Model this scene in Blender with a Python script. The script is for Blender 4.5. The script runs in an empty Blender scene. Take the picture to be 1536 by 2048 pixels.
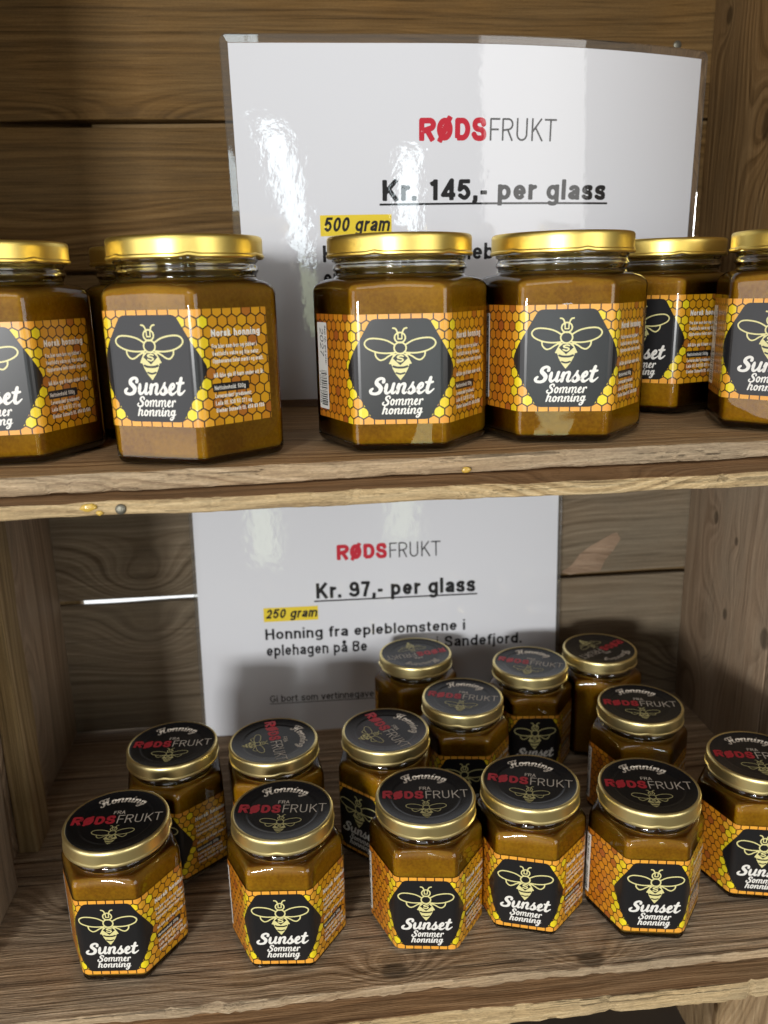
import bpy, math, random
import numpy as np
from mathutils import Vector, Matrix
random.seed(7)
SC = bpy.context.scene; COL = SC.collection

# ------------------------------------------------------------------ camera
CAM = (0.04475, -0.22860, 0.07653)
yaw, pit, rol = math.radians(5.3805), math.radians(15.367), math.radians(-1.290)
fw = Vector((math.sin(yaw)*math.cos(pit), math.cos(yaw)*math.cos(pit), -math.sin(pit)))
r0 = Vector((math.cos(yaw), -math.sin(yaw), 0)); u0 = r0.cross(fw)
rt = math.cos(rol)*r0 + math.sin(rol)*u0; up = -math.sin(rol)*r0 + math.cos(rol)*u0
cd = bpy.data.cameras.new('camera'); co = bpy.data.objects.new('camera', cd); COL.objects.link(co)
co.matrix_world = Matrix(((rt.x, up.x, -fw.x, CAM[0]), (rt.y, up.y, -fw.y, CAM[1]), (rt.z, up.z, -fw.z, CAM[2]), (0, 0, 0, 1)))
cd.sensor_fit = 'HORIZONTAL'; cd.sensor_width = 36; cd.lens = 36*1631.34/1536
cd.clip_start = .01; cd.clip_end = 60
cd.dof.use_dof = True; cd.dof.focus_distance = .43; cd.dof.aperture_fstop = 13
SC.camera = co

# ------------------------------------------------------------------ world, lamps, exposure
W = bpy.data.worlds.new('World'); SC.world = W; W.use_nodes = True
W.node_tree.nodes['Background'].inputs[0].default_value = (1, .86, .66, 1)
W.node_tree.nodes['Background'].inputs[1].default_value = .08

def lamp(name, loc, target, sx, sy, power, col=(1, 1, 1)):
    d = bpy.data.lights.new(name, 'AREA'); d.shape = 'RECTANGLE'; d.size = sx; d.size_y = sy; d.energy = power; d.color = col
    o = bpy.data.objects.new(name, d); COL.objects.link(o); o.location = loc
    o.rotation_euler = (Vector(target)-Vector(loc)).to_track_quat('-Z', 'Y').to_euler()
    return o
TGT = (.1, .25, -.08)
# the open doorway to the left of the viewer, a pale window wall further left, three narrow windows behind the viewer
lamp('doorway_light', (-1.06, -2.55, .16), TGT, .44, .34, 47, (1, 1, .99))
lamp('upper_fill_light', (-.5, -1.7, 1.5), (.1, .15, -.1), 1.1, .8, 5.5, (1, .99, .98))  # broad soft lamp added high up to brighten floor and board fronts
lamp('side_window_light', (-1.85, -1.05, -.12), TGT, 1.05, 1.6, 10, (.97, .97, 1))
lamp('right_fill_light', (1.45, -1.75, .35), (.1, .2, -.1), 1.2, 1.2, 12, (1, .98, .95))  # added fill lamp, lifts the right faces of the jars
for x, z, h, wd, p, c in ((-.155, -.13, .46, .11, 1.3, (.82, .95, 1)), (-.155, -.51, .27, .11, .25, (.85, 1, .6)),
                          (.45, -.10, .36, .12, 1.1, (.84, .96, 1)), (.45, -.44, .28, .12, .24, (.85, 1, .6)),
                          (1.25, -.4, .16, .12, .3, (1, .97, .8))):
    lamp('narrow_window_light', (x, -2.5, z), (x, 0, z), wd, h, p, c)

SC.view_settings.view_transform = 'Standard'; SC.view_settings.look = 'None'
SC.view_settings.exposure = .32; SC.view_settings.gamma = 1
SC.view_settings.use_curve_mapping = False
SC.cycles.use_denoising = True
SC.cycles.max_bounces = 14; SC.cycles.transmission_bounces = 14; SC.cycles.glossy_bounces = 6; SC.cycles.transparent_max_bounces = 16
SC.cycles.caustics_reflective = False; SC.cycles.caustics_refractive = False

# ------------------------------------------------------------------ objects
def empty(name, loc=(0, 0, 0), rz=0.):
    o = bpy.data.objects.new(name, None); COL.objects.link(o); o.location = loc; o.rotation_euler = (0, 0, rz); o.empty_display_size = .02
    return o
def tag(o, label=None, cat=None, group=None, kind=None):
    if label: o['label'] = label
    if cat: o['category'] = cat
    if group: o['group'] = group
    if kind: o['kind'] = kind
    return o

class MB:
    """Collects polygons, then links them as one mesh object."""
    def __init__(s): s.v = []; s.f = []; s.m = []; s.c = []; s.s = []
    def poly(s, pts, m=0, c=None, smooth=False):
        b = len(s.v); s.v += [tuple(p) for p in pts]; s.f.append(tuple(range(b, b+len(pts)))); s.m.append(m); s.c.append(c); s.s.append(smooth)
    def grid(s, rings, m=0, closed=True, smooth=True, flip=False):
        b = len(s.v); n = len(rings[0])
        for r in rings: s.v += [tuple(p) for p in r]
        for i in range(len(rings)-1):
            for j in range(n if closed else n-1):
                k = (j+1) % n
                q = (b+i*n+j, b+i*n+k, b+(i+1)*n+k, b+(i+1)*n+j)
                s.f.append(q[::-1] if flip else q); s.m.append(m if not callable(m) else m(i, j)); s.c.append(None); s.s.append(smooth)
        return b
    def cap(s, b, n, i, m=0, flip=False):
        q = tuple(b+i*n+j for j in range(n)); s.f.append(q[::-1] if flip else q); s.m.append(m); s.c.append(None); s.s.append(False)
    def mesh(s, name, mats, sharp=None):
        me = bpy.data.meshes.new(name); me.from_pydata(s.v, [], s.f)
        for m in mats: me.materials.append(m)
        me.polygons.foreach_set('material_index', s.m); me.polygons.foreach_set('use_smooth', s.s)
        if any(c is not None for c in s.c):
            a = me.color_attributes.new('tint', 'FLOAT_COLOR', 'CORNER'); buf = []
            for f, c in zip(s.f, s.c): buf += list(c or (0, 0, 0, 1))*len(f)
            a.data.foreach_set('color', buf)
        me.update()
        if sharp: me.set_sharp_from_angle(angle=math.radians(sharp))
        return me
    def build(s, name, mats, parent=None, sharp=None):
        o = bpy.data.objects.new(name, s.mesh(name, mats, sharp)); COL.objects.link(o); o.parent = parent
        return o
def link(name, me, parent):
    o = bpy.data.objects.new(name, me); COL.objects.link(o); o.parent = parent
    return o

# ------------------------------------------------------------------ materials
def mat(name):
    m = bpy.data.materials.new(name); m.use_nodes = True; nt = m.node_tree; nt.nodes.clear()
    out = nt.nodes.new('ShaderNodeOutputMaterial')
    def N(t, **kw):
        n = nt.nodes.new(t)
        for k, v in kw.items():
            if k.startswith('i_'): n.inputs[k[2:].replace('_', ' ')].default_value = v
            else: setattr(n, k, v)
        return n
    return m, nt, out, N
def principled(name, col, rough=.5, metal=0., coat=0., coat_r=.03, spec=.5, bump=None):
    m, nt, out, N = mat(name)
    b = N('ShaderNodeBsdfPrincipled'); L = nt.links.new
    b.inputs['Base Color'].default_value = (*col, 1); b.inputs['Roughness'].default_value = rough; b.inputs['Metallic'].default_value = metal
    b.inputs['Coat Weight'].default_value = coat; b.inputs['Coat Roughness'].default_value = coat_r; b.inputs['Specular IOR Level'].default_value = spec
    if bump:
        tc = N('ShaderNodeTexCoord'); nz = N('ShaderNodeTexNoise'); nz.inputs['Scale'].default_value = bump[0]; nz.inputs['Detail'].default_value = 3
        bp = N('ShaderNodeBump'); bp.inputs['Strength'].default_value = bump[1]; bp.inputs['Distance'].default_value = bump[2]
        L(tc.outputs['Object'], nz.inputs['Vector']); L(nz.outputs['Fac'], bp.inputs['Height']); L(bp.outputs[0], b.inputs['Normal'])
    L(b.outputs[0], out.inputs[0])
    return m

def math_node(N, L, op, a, b=None, c=None, clamp=False):
    n = N('ShaderNodeMath'); n.operation = op; n.use_clamp = clamp
    for i, x in enumerate((a, b, c)):
        if x is None: continue
        if isinstance(x, (int, float)): n.inputs[i].default_value = x
        else: L(x, n.inputs[i])
    return n.outputs[0]

def wood(name, axis, dark, mid, light, grey=(.15, .13, .105), grey_amt=.5, ring=230., knot=1., rough=.62, fibre=.5, bump=.5, stain=1., knots=()):
    """Weathered sawn softwood, grain along `axis` (0, 1, 2)."""
    m, nt, out, N = mat(name); L = nt.links.new
    M = lambda *a, **k: math_node(N, L, *a, **k)
    tc = N('ShaderNodeTexCoord'); oi = N('ShaderNodeObjectInfo')
    sep = N('ShaderNodeSeparateXYZ'); L(tc.outputs['Object'], sep.inputs[0])
    ch = [0, 1, 2]; ch.remove(axis)
    rnd = M('MULTIPLY', oi.outputs['Random'], 7.3)
    l = M('ADD', sep.outputs[axis], rnd)
    p = M('ADD', sep.outputs[ch[0]], M('MULTIPLY', oi.outputs['Random'], 3.1)); q = sep.outputs[ch[1]]
    def vec(a, b, c):
        cb = N('ShaderNodeCombineXYZ')
        for i, x in enumerate((a, b, c)):
            if isinstance(x, (int, float)): cb.inputs[i].default_value = x
            else: L(x, cb.inputs[i])
        return cb.outputs[0]
    def noise(v, scale, det=2., dim='3D', w=None, rgh=.5):
        n = N('ShaderNodeTexNoise'); n.noise_dimensions = dim; n.inputs['Scale'].default_value = scale; n.inputs['Detail'].default_value = det; n.inputs['Roughness'].default_value = rgh
        if dim == '1D': L(w, n.inputs['W'])
        else: L(v, n.inputs['Vector'])
        return n.outputs['Fac']
    pq = M('ADD', p, q)
    # knots
    vo = N('ShaderNodeTexVoronoi'); vo.feature = 'F1'; vo.inputs['Scale'].default_value = 1.; vo.inputs['Randomness'].default_value = 1.
    L(vec(M('MULTIPLY', l, 6.), M('MULTIPLY', p, 10.), M('MULTIPLY', q, 10.)), vo.inputs['Vector'])
    d = vo.outputs['Distance']
    swell = M('POWER', 2.718, M('MULTIPLY', M('MULTIPLY', d, d), -14.))
    # growth rings: a warped cross coordinate read through 1-D noise
    warp = noise(vec(M('MULTIPLY', l, 3.), M('MULTIPLY', p, 14.), M('MULTIPLY', q, 14.)), 1., 2.)
    g = M('ADD', M('ADD', pq, M('MULTIPLY', warp, .045)), M('MULTIPLY', swell, .05*knot))
    core = 1.
    for kn_ in knots:
        rr = kn_[3]; dl = M('MULTIPLY', M('SUBTRACT', sep.outputs[axis], kn_[axis]), 1/(rr*1.5))
        dp = M('MULTIPLY', M('SUBTRACT', sep.outputs[ch[0]], kn_[ch[0]]), 1/rr); dq = M('MULTIPLY', M('SUBTRACT', sep.outputs[ch[1]], kn_[ch[1]]), 1/rr)
        d2 = M('ADD', M('ADD', M('MULTIPLY', dl, dl), M('MULTIPLY', dp, dp)), M('MULTIPLY', dq, dq))
        g = M('ADD', g, M('MULTIPLY', M('POWER', 2.718, M('MULTIPLY', d2, -.16)), rr*3.2))
        kr = N('ShaderNodeMapRange'); kr.interpolation_type = 'SMOOTHSTEP'; kr.inputs['From Min'].default_value = .3; kr.inputs['From Max'].default_value = .95; kr.inputs['To Min'].default_value = .42; kr.inputs['To Max'].default_value = 1.
        L(d2, kr.inputs['Value']); core = M('MULTIPLY', core, kr.outputs[0])
    ringf = noise(None, 1., 2.5, '1D', M('MULTIPLY', g, ring))
    fib = noise(vec(M('MULTIPLY', l, 28.), M('MULTIPLY', p, 1100.), M('MULTIPLY', q, 1100.)), 1., 3., rgh=.6)
    fib2 = noise(vec(M('MULTIPLY', l, 9.), M('MULTIPLY', p, 260.), M('MULTIPLY', q, 260.)), 1., 3., rgh=.65)
    st = noise(vec(M('MULTIPLY', l, 6.), M('MULTIPLY', p, 16.), M('MULTIPLY', q, 16.)), 1., 4., rgh=.65)
    ramp = N('ShaderNodeValToRGB'); e = ramp.color_ramp.elements
    e[0].position = .18; e[0].color = (*dark, 1); e[1].position = .82; e[1].color = (*light, 1)
    x = ramp.color_ramp.elements.new(.5); x.color = (*mid, 1)
    L(M('ADD', ringf, M('MULTIPLY', M('SUBTRACT', fib2, .5), .45*fibre*2)), ramp.inputs[0])
    mixg = N('ShaderNodeMix'); mixg.data_type = 'RGBA'
    gf = N('ShaderNodeMapRange'); gf.inputs['From Min'].default_value = .38; gf.inputs['From Max'].default_value = .68; gf.inputs['To Max'].default_value = grey_amt
    L(st, gf.inputs['Value']); L(gf.outputs[0], mixg.inputs['Factor'])
    L(ramp.outputs[0], mixg.inputs['A']); mixg.inputs['B'].default_value = (*grey, 1)
    # fibres and stains scale the value
    val = M('ADD', M('MULTIPLY', fib, 1.5*fibre), 1-.72*fibre)
    val = M('MULTIPLY', val, M('ADD', M('MULTIPLY', st, -.55*stain), 1+.28*stain))
    kn = N('ShaderNodeMapRange'); kn.interpolation_type = 'SMOOTHSTEP'; kn.inputs['From Min'].default_value = .03; kn.inputs['From Max'].default_value = .115; kn.inputs['To Min'].default_value = 1-.62*knot; kn.inputs['To Max'].default_value = 1
    L(M('ADD', d, M('MULTIPLY', M('SUBTRACT', fib2, .5), .05)), kn.inputs['Value'])
    val = M('MULTIPLY', val, kn.outputs[0])
    ck = noise(vec(M('MULTIPLY', l, 5.), M('MULTIPLY', p, 330.), M('MULTIPLY', q, 330.)), 1., 4., rgh=.7)
    cm = N('ShaderNodeMapRange'); cm.interpolation_type = 'SMOOTHSTEP'; cm.inputs['From Min'].default_value = .32; cm.inputs['From Max'].default_value = .43; cm.inputs['To Min'].default_value = 1-.6*fibre; cm.inputs['To Max'].default_value = 1.
    L(ck, cm.inputs['Value']); val = M('MULTIPLY', val, cm.outputs[0])
    grit = noise(vec(M('MULTIPLY', l, 600.), M('MULTIPLY', p, 1500.), M('MULTIPLY', q, 1500.)), 1., 2.)
    val = M('MULTIPLY', val, M('ADD', M('MULTIPLY', grit, .7*fibre), 1.05-.35*fibre))
    if knots: val = M('MULTIPLY', val, core)
    sc = N('ShaderNodeVectorMath'); sc.operation = 'SCALE'; L(mixg.outputs['Result'], sc.inputs[0]); L(val, sc.inputs['Scale'])
    b = N('ShaderNodeBsdfPrincipled'); L(sc.outputs[0], b.inputs['Base Color'])
    b.inputs['Specular IOR Level'].default_value = .12
    L(M('ADD', M('MULTIPLY', fib2, .25), rough-.12), b.inputs['Roughness'])
    bp = N('ShaderNodeBump'); bp.inputs['Strength'].default_value = bump; bp.inputs['Distance'].default_value = .0018
    L(M('ADD', M('ADD', M('MULTIPLY', fib, .6), M('MULTIPLY', fib2, .7)), M('ADD', M('MULTIPLY', ringf, .5), M('MULTIPLY', cm.outputs[0], .6))), bp.inputs['Height']); L(bp.outputs[0], b.inputs['Normal'])
    L(b.outputs[0], out.inputs[0])
    return m

# knots seen in the photograph: (position along x, y, z in the board's crate, radius)
H_ = -.28983
KN_FLOOR = [(-.1095-.09, .2125-.28, .0057, .0085), (.0795-.09, .1395-.28, .0057, .0062), (.1903-.09, .1345-.28, .0057, .0065)]
KN_UP = [(.3605-.09, .336-.28, .176, .0085), (.3605-.09, .400-.28, .259, .005)]
KN_LO = [(.3715-.09, .3764-.28, -.1083-H_+.0057, .0045), (.3715-.09, .3431-.28, -.1183-H_+.0057, .003), (.3715-.09, .3497-.28, -.1812-H_+.0057, .004), (.3715-.09, .2925-.28, -.1774-H_+.0057, .007)]
M_back_up = wood('brown plank', 0, (.065, .033, .010), (.15, .082, .026), (.22, .128, .046), grey=(.175, .12, .058), grey_amt=.4, fibre=.6)
M_back_lo = wood('grey brown plank', 0, (.085, .058, .034), (.18, .134, .086), (.28, .22, .15), grey=(.225, .185, .13), grey_amt=.7, knot=1.)
M_shelf = wood('shelf board', 0, (.15, .082, .034), (.33, .197, .09), (.47, .31, .16), grey=(.40, .29, .175), grey_amt=.5, fibre=.8, bump=.8)
M_floor = wood('lower shelf board', 0, (.12, .07, .034), (.33, .22, .128), (.58, .43, .28), grey=(.33, .26, .185), grey_amt=.7, fibre=1.1, bump=1., knot=.25, knots=KN_FLOOR)
M_ledge = wood('reddish board', 0, (.15, .075, .033), (.26, .145, .068), (.36, .215, .11), grey=(.28, .2, .12), grey_amt=.4, fibre=.7)
M_edge = wood('pale worn edge', 0, (.24, .155, .07), (.48, .34, .17), (.66, .51, .29), grey=(.42, .33, .21), grey_amt=.5, ring=420, knot=.4, fibre=.8, bump=1., rough=.75)
M_edge2 = wood('greyed worn edge', 0, (.2, .13, .075), (.38, .275, .165), (.56, .43, .28), grey=(.37, .3, .21), grey_amt=.6, ring=420, knot=.4, fibre=.8, bump=1., rough=.75)
M_side_up = wood('warm side plank', 2, (.10, .052, .018), (.21, .12, .046), (.30, .185, .08), grey=(.22, .155, .08), grey_amt=.4, ring=300, knots=KN_UP)
M_side_lo = wood('grey side plank', 2, (.13, .084, .05), (.28, .196, .126), (.41, .305, .205), grey=(.33, .26, .18), grey_amt=.8, ring=160, fibre=.5, knots=KN_LO)
M_post = wood('pale batten', 2, (.15, .095, .04), (.28, .19, .085), (.38, .27, .14), grey_amt=.2, knot=.2)
M_low_side = wood('pale side plank', 2, (.18, .11, .05), (.36, .24, .125), (.5, .36, .21), grey=(.33, .25, .17), grey_amt=.4, ring=260, bump=1.)
M_batten = wood('back batten', 0, (.13, .075, .03), (.25, .155, .065), (.34, .22, .1), grey_amt=.2, knot=.2)
M_resin = principled('dried resin', (.62, .40, .07), .3, coat=.4)
M_torn = wood('torn wood', 0, (.20, .13, .08), (.34, .23, .15), (.45, .33, .23), grey_amt=.2, knot=.3, bump=1.)
M_nail = principled('dull nail', (.2, .19, .15), .45, .7, bump=(900, .5, .0005))
M_red = principled('red print', (.52, .022, .035), .5)
M_ink = principled('black print', (.014, .014, .015), .5)
M_yel = principled('yellow highlight', (.80, .58, .03), .5)
M_blackbox = principled('black cardboard', (.022, .022, .025), .38, bump=(400, .15, .0004))

def laminated(name, col):
    """Print or paper under a rippled clear film."""
    m, nt, out, N = mat(name); L = nt.links.new
    b = N('ShaderNodeBsdfPrincipled'); b.inputs['Base Color'].default_value = (*col, 1); b.inputs['Roughness'].default_value = .6; b.inputs['Specular IOR Level'].default_value = .1
    b.inputs['Coat Weight'].default_value = 1.; b.inputs['Coat Roughness'].default_value = .025
    tc = N('ShaderNodeTexCoord')
    n1 = N('ShaderNodeTexNoise'); n1.inputs['Scale'].default_value = 190; n1.inputs['Detail'].default_value = 3
    n2 = N('ShaderNodeTexNoise'); n2.inputs['Scale'].default_value = 28; n2.inputs['Detail'].default_value = 2
    L(tc.outputs['Object'], n1.inputs['Vector']); L(tc.outputs['Object'], n2.inputs['Vector'])
    s = math_node(N, L, 'ADD', math_node(N, L, 'MULTIPLY', n1.outputs['Fac'], .19), math_node(N, L, 'MULTIPLY', n2.outputs['Fac'], .4))
    bp = N('ShaderNodeBump'); bp.inputs['Strength'].default_value = .5; bp.inputs['Distance'].default_value = .0007
    L(s, bp.inputs['Height']); L(bp.outputs[0], b.inputs['Coat Normal'])
    L(b.outputs[0], out.inputs[0])
    return m
M_paper = laminated('laminated paper', (.72, .73, .765))
M_pred = laminated('laminated red print', (.55, .03, .05))
M_pink = laminated('laminated black print', (.02, .02, .022))
M_pyel = laminated('laminated yellow marker', (.82, .62, .05))

def clear(name, tint, edge, ior=1.5, rough=0., edge_pow=3.):
    """Thin-walled clear glass or film: see-through with a mirror reflection that grows at grazing angles, tinted at the rim."""
    m, nt, out, N = mat(name); L = nt.links.new
    fr = N('ShaderNodeFresnel'); fr.inputs['IOR'].default_value = ior
    lw = N('ShaderNodeLayerWeight'); lw.inputs['Blend'].default_value = .5
    mx = N('ShaderNodeMix'); mx.data_type = 'RGBA'; mx.inputs['A'].default_value = (*tint, 1); mx.inputs['B'].default_value = (*edge, 1)
    L(math_node(N, L, 'POWER', lw.outputs['Facing'], edge_pow), mx.inputs['Factor'])
    tr = N('ShaderNodeBsdfTransparent'); L(mx.outputs['Result'], tr.inputs[0])
    gl = N('ShaderNodeBsdfGlossy'); gl.inputs['Roughness'].default_value = rough
    tc = N('ShaderNodeTexCoord'); nz = N('ShaderNodeTexNoise'); nz.inputs['Scale'].default_value = 42; nz.inputs['Detail'].default_value = 1
    bp = N('ShaderNodeBump'); bp.inputs['Strength'].default_value = .3; bp.inputs['Distance'].default_value = .001
    L(tc.outputs['Object'], nz.inputs['Vector']); L(nz.outputs['Fac'], bp.inputs['Height']); L(bp.outputs[0], gl.inputs['Normal'])
    ms = N('ShaderNodeMixShader'); L(fr.outputs[0], ms.inputs[0]); L(tr.outputs[0], ms.inputs[1]); L(gl.outputs[0], ms.inputs[2])
    L(ms.outputs[0], out.inputs[0])
    return m
M_glass = clear('jar glass', (.97, .97, .95), (.8, .76, .6), 1.58, 0., 5.)
def solid_glass():
    m, nt, out, N = mat('thick glass'); b = N('ShaderNodeBsdfPrincipled')
    b.inputs['Base Color'].default_value = (.97, .98, .95, 1); b.inputs['Roughness'].default_value = 0.; b.inputs['IOR'].default_value = 1.5; b.inputs['Transmission Weight'].default_value = 1.
    nt.links.new(b.outputs[0], out.inputs[0]); return m
M_thick = solid_glass()
M_film = clear('clear pouch film', (.86, .86, .86), (.5, .5, .48), 1.6, .03, 1.)
_nt = M_film.node_tree; _o = _nt.nodes['Material Output']; _src = _o.inputs[0].links[0].from_socket
_d = _nt.nodes.new('ShaderNodeBsdfDiffuse'); _d.inputs[0].default_value = (.7, .7, .68, 1); _mx = _nt.nodes.new('ShaderNodeMixShader'); _mx.inputs[0].default_value = .05
_nt.links.new(_src, _mx.inputs[1]); _nt.links.new(_d.outputs[0], _mx.inputs[2]); _nt.links.new(_mx.outputs[0], _o.inputs[0])

def honey_mat():
    m, nt, out, N = mat('creamed honey'); L = nt.links.new
    tc = N('ShaderNodeTexCoord'); oi = N('ShaderNodeObjectInfo'); sp = N('ShaderNodeSeparateXYZ'); L(tc.outputs['Object'], sp.inputs[0])
    ad = N('ShaderNodeVectorMath'); ad.operation = 'ADD'; L(tc.outputs['Object'], ad.inputs[0])
    cb = N('ShaderNodeCombineXYZ'); L(math_node(N, L, 'MULTIPLY', oi.outputs['Random'], 9.), cb.inputs[0]); L(cb.outputs[0], ad.inputs[1])
    n1 = N('ShaderNodeTexNoise'); n1.inputs['Scale'].default_value = 38; n1.inputs['Detail'].default_value = 4; L(ad.outputs[0], n1.inputs['Vector'])
    n2 = N('ShaderNodeTexNoise'); n2.inputs['Scale'].default_value = 700; n2.inputs['Detail'].default_value = 2; L(ad.outputs[0], n2.inputs['Vector'])
    r = N('ShaderNodeValToRGB'); e = r.color_ramp.elements
    e[0].position = .3; e[0].color = (.27, .112, .0008, 1); e[1].position = .75; e[1].color = (.46, .222, .003, 1)
    L(math_node(N, L, 'ADD', n1.outputs['Fac'], math_node(N, L, 'MULTIPLY', math_node(N, L, 'SUBTRACT', n2.outputs['Fac'], .5), .6)), r.inputs[0])
    sg = N('ShaderNodeSeparateXYZ'); L(tc.outputs['Generated'], sg.inputs[0])
    fo = N('ShaderNodeMapRange'); fo.inputs['From Min'].default_value = .86; fo.inputs['From Max'].default_value = 1.0; fo.inputs['To Max'].default_value = .6
    L(math_node(N, L, 'ADD', sg.outputs[2], math_node(N, L, 'MULTIPLY', math_node(N, L, 'SUBTRACT', n1.outputs['Fac'], .5), .12)), fo.inputs['Value'])
    mf = N('ShaderNodeMix'); mf.data_type = 'RGBA'; L(fo.outputs[0], mf.inputs['Factor']); L(r.outputs[0], mf.inputs['A']); mf.inputs['B'].default_value = (.60, .33, .06, 1)
    b = N('ShaderNodeBsdfPrincipled'); L(mf.outputs['Result'], b.inputs['Base Color']); b.inputs['Roughness'].default_value = .45; b.inputs['Specular IOR Level'].default_value = .15
    b.inputs['Subsurface Weight'].default_value = .6; b.inputs['Subsurface Radius'].default_value = (1, .55, .1); b.inputs['Subsurface Scale'].default_value = .011
    L(b.outputs[0], out.inputs[0])
    return m
M_honey = honey_mat()
M_gold = principled('gold lacquered steel', (.92, .71, .20), .38, 1., bump=(160, .06, .0006))
M_gold_lit = principled('brighter lit gold lacquered steel', (.95, .80, .38), .36, 1., bump=(160, .06, .0006))  # same lacquer, paler: light on the small lids is in the colour
M_lidink = principled('black lid lacquer', (.009, .009, .010), .27, spec=.4)
M_lidwhite = principled('cream lid print', (.62, .55, .46), .5)
M_lidred = principled('red lid print', (.5, .02, .035), .5)
M_lidline = principled('pale gold lid print', (.62, .56, .25), .45)
M_comb_line = principled('dark brown comb line', (.035, .012, .004), .35, coat=.3, coat_r=.15)
M_lab_black = principled('black label print', (.012, .012, .013), .30, coat=.1, coat_r=.12)
M_lab_cream = principled('pale yellow label print', (.74, .68, .30), .35, coat=.3, coat_r=.15)
M_lab_white = principled('white label print', (.82, .80, .74), .35, coat=.3, coat_r=.15)
def comb_mat():
    m, nt, out, N = mat('honeycomb print'); L = nt.links.new
    a = N('ShaderNodeAttribute'); a.attribute_name = 'tint'
    b = N('ShaderNodeBsdfPrincipled'); L(a.outputs['Color'], b.inputs['Base Color']); b.inputs['Roughness'].default_value = .34
    b.inputs['Coat Weight'].default_value = .35; b.inputs['Coat Roughness'].default_value = .15
    L(b.outputs[0], out.inputs[0]); return m
M_comb = comb_mat()
# ------------------------------------------------------------------ lettering: stroke skeletons -> filled polygons
def arc(cx, cy, rx, ry, a0, a1, n=14):
    return [(cx + rx*math.cos(math.radians(a0+(a1-a0)*i/n)), cy + ry*math.sin(math.radians(a0+(a1-a0)*i/n))) for i in range(n+1)]

def spline(pts, n=7):
    """Catmull-Rom through (x, y) or (x, y, r) points."""
    P = [tuple(p) for p in pts]; out = []
    Q = [P[0]] + P + [P[-1]]
    for i in range(1, len(Q)-2):
        p0, p1, p2, p3 = Q[i-1], Q[i], Q[i+1], Q[i+2]
        for k in range(n):
            t = k/n
            out.append(tuple(.5*((2*b) + (-a+c)*t + (2*a-5*b+4*c-d)*t*t + (-a+3*b-3*c+d)*t**3) for a, b, c, d in zip(p0, p1, p2, p3)))
    out.append(P[-1])
    return out

def sd_stroke(X, Y, pts, r, butt=False, closed=False):
    """Distance field of a polyline with radius r (or per-point radius as third value)."""
    D = np.full(X.shape, 1e3)
    n = len(pts)
    for i in range(n-1):
        a, b = pts[i], pts[i+1]
        ra = a[2] if len(a) > 2 else r; rb = b[2] if len(b) > 2 else r
        dx, dy = b[0]-a[0], b[1]-a[1]; L2 = dx*dx+dy*dy
        if L2 < 1e-14: continue
        t = ((X-a[0])*dx + (Y-a[1])*dy)/L2
        tc = np.clip(t, 0, 1)
        d = np.hypot(X-a[0]-tc*dx, Y-a[1]-tc*dy) - (ra+(rb-ra)*tc)
        if butt and not closed:
            L = math.sqrt(L2)
            if i == 0: d = np.where(t < 0, np.maximum(d, -t*L), d)
            if i == n-2: d = np.where(t > 1, np.maximum(d, (t-1)*L), d)
        D = np.minimum(D, d)
    return D

def sd_poly(X, Y, pts):
    """Signed distance of a filled polygon."""
    D = np.full(X.shape, 1e3); inside = np.zeros(X.shape, bool)
    n = len(pts)
    for i in range(n):
        a, b = pts[i], pts[(i+1) % n]
        dx, dy = b[0]-a[0], b[1]-a[1]; L2 = dx*dx+dy*dy
        if L2 < 1e-14: continue
        t = np.clip(((X-a[0])*dx + (Y-a[1])*dy)/L2, 0, 1)
        D = np.minimum(D, np.hypot(X-a[0]-t*dx, Y-a[1]-t*dy))
        if dy != 0:
            c = ((a[1] > Y) != (b[1] > Y)) & (X < dx*(Y-a[1])/dy + a[0])
            inside ^= c
    return np.where(inside, -D, D)

def contour(field, x0, x1, y0, y1, h, maxrun=6):
    """Fill of field(X, Y) < 0 as a list of CCW polygons."""
    nx = max(2, int(math.ceil((x1-x0)/h))+1); ny = max(2, int(math.ceil((y1-y0)/h))+1)
    xs = x0 + h*np.arange(nx); ys = y0 + h*np.arange(ny)
    X, Y = np.meshgrid(xs, ys)
    D = field(X, Y)
    S = D < 0; out = []
    cnt = S[:-1, :-1].astype(int)+S[1:, :-1]+S[:-1, 1:]+S[1:, 1:]
    for j in range(ny-1):
        i = 0
        while i < nx-1:
            c = cnt[j, i]
            if c == 0: i += 1; continue
            if c == 4:
                k = i
                while k < nx-1 and cnt[j, k] == 4 and k-i < maxrun: k += 1
                out.append([(xs[i], ys[j]), (xs[k], ys[j]), (xs[k], ys[j+1]), (xs[i], ys[j+1])])
                i = k; continue
            cor = [(xs[i], ys[j], D[j, i]), (xs[i+1], ys[j], D[j, i+1]), (xs[i+1], ys[j+1], D[j+1, i+1]), (xs[i], ys[j+1], D[j+1, i])]
            poly = []
            for q in range(4):
                a, b = cor[q], cor[(q+1) % 4]
                if a[2] < 0: poly.append((a[0], a[1]))
                if (a[2] < 0) != (b[2] < 0):
                    t = a[2]/(a[2]-b[2]); t = min(max(t, .02), .98)
                    poly.append((a[0]+t*(b[0]-a[0]), a[1]+t*(b[1]-a[1])))
            if len(poly) > 2: out.append(poly)
            i += 1
    return out

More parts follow.
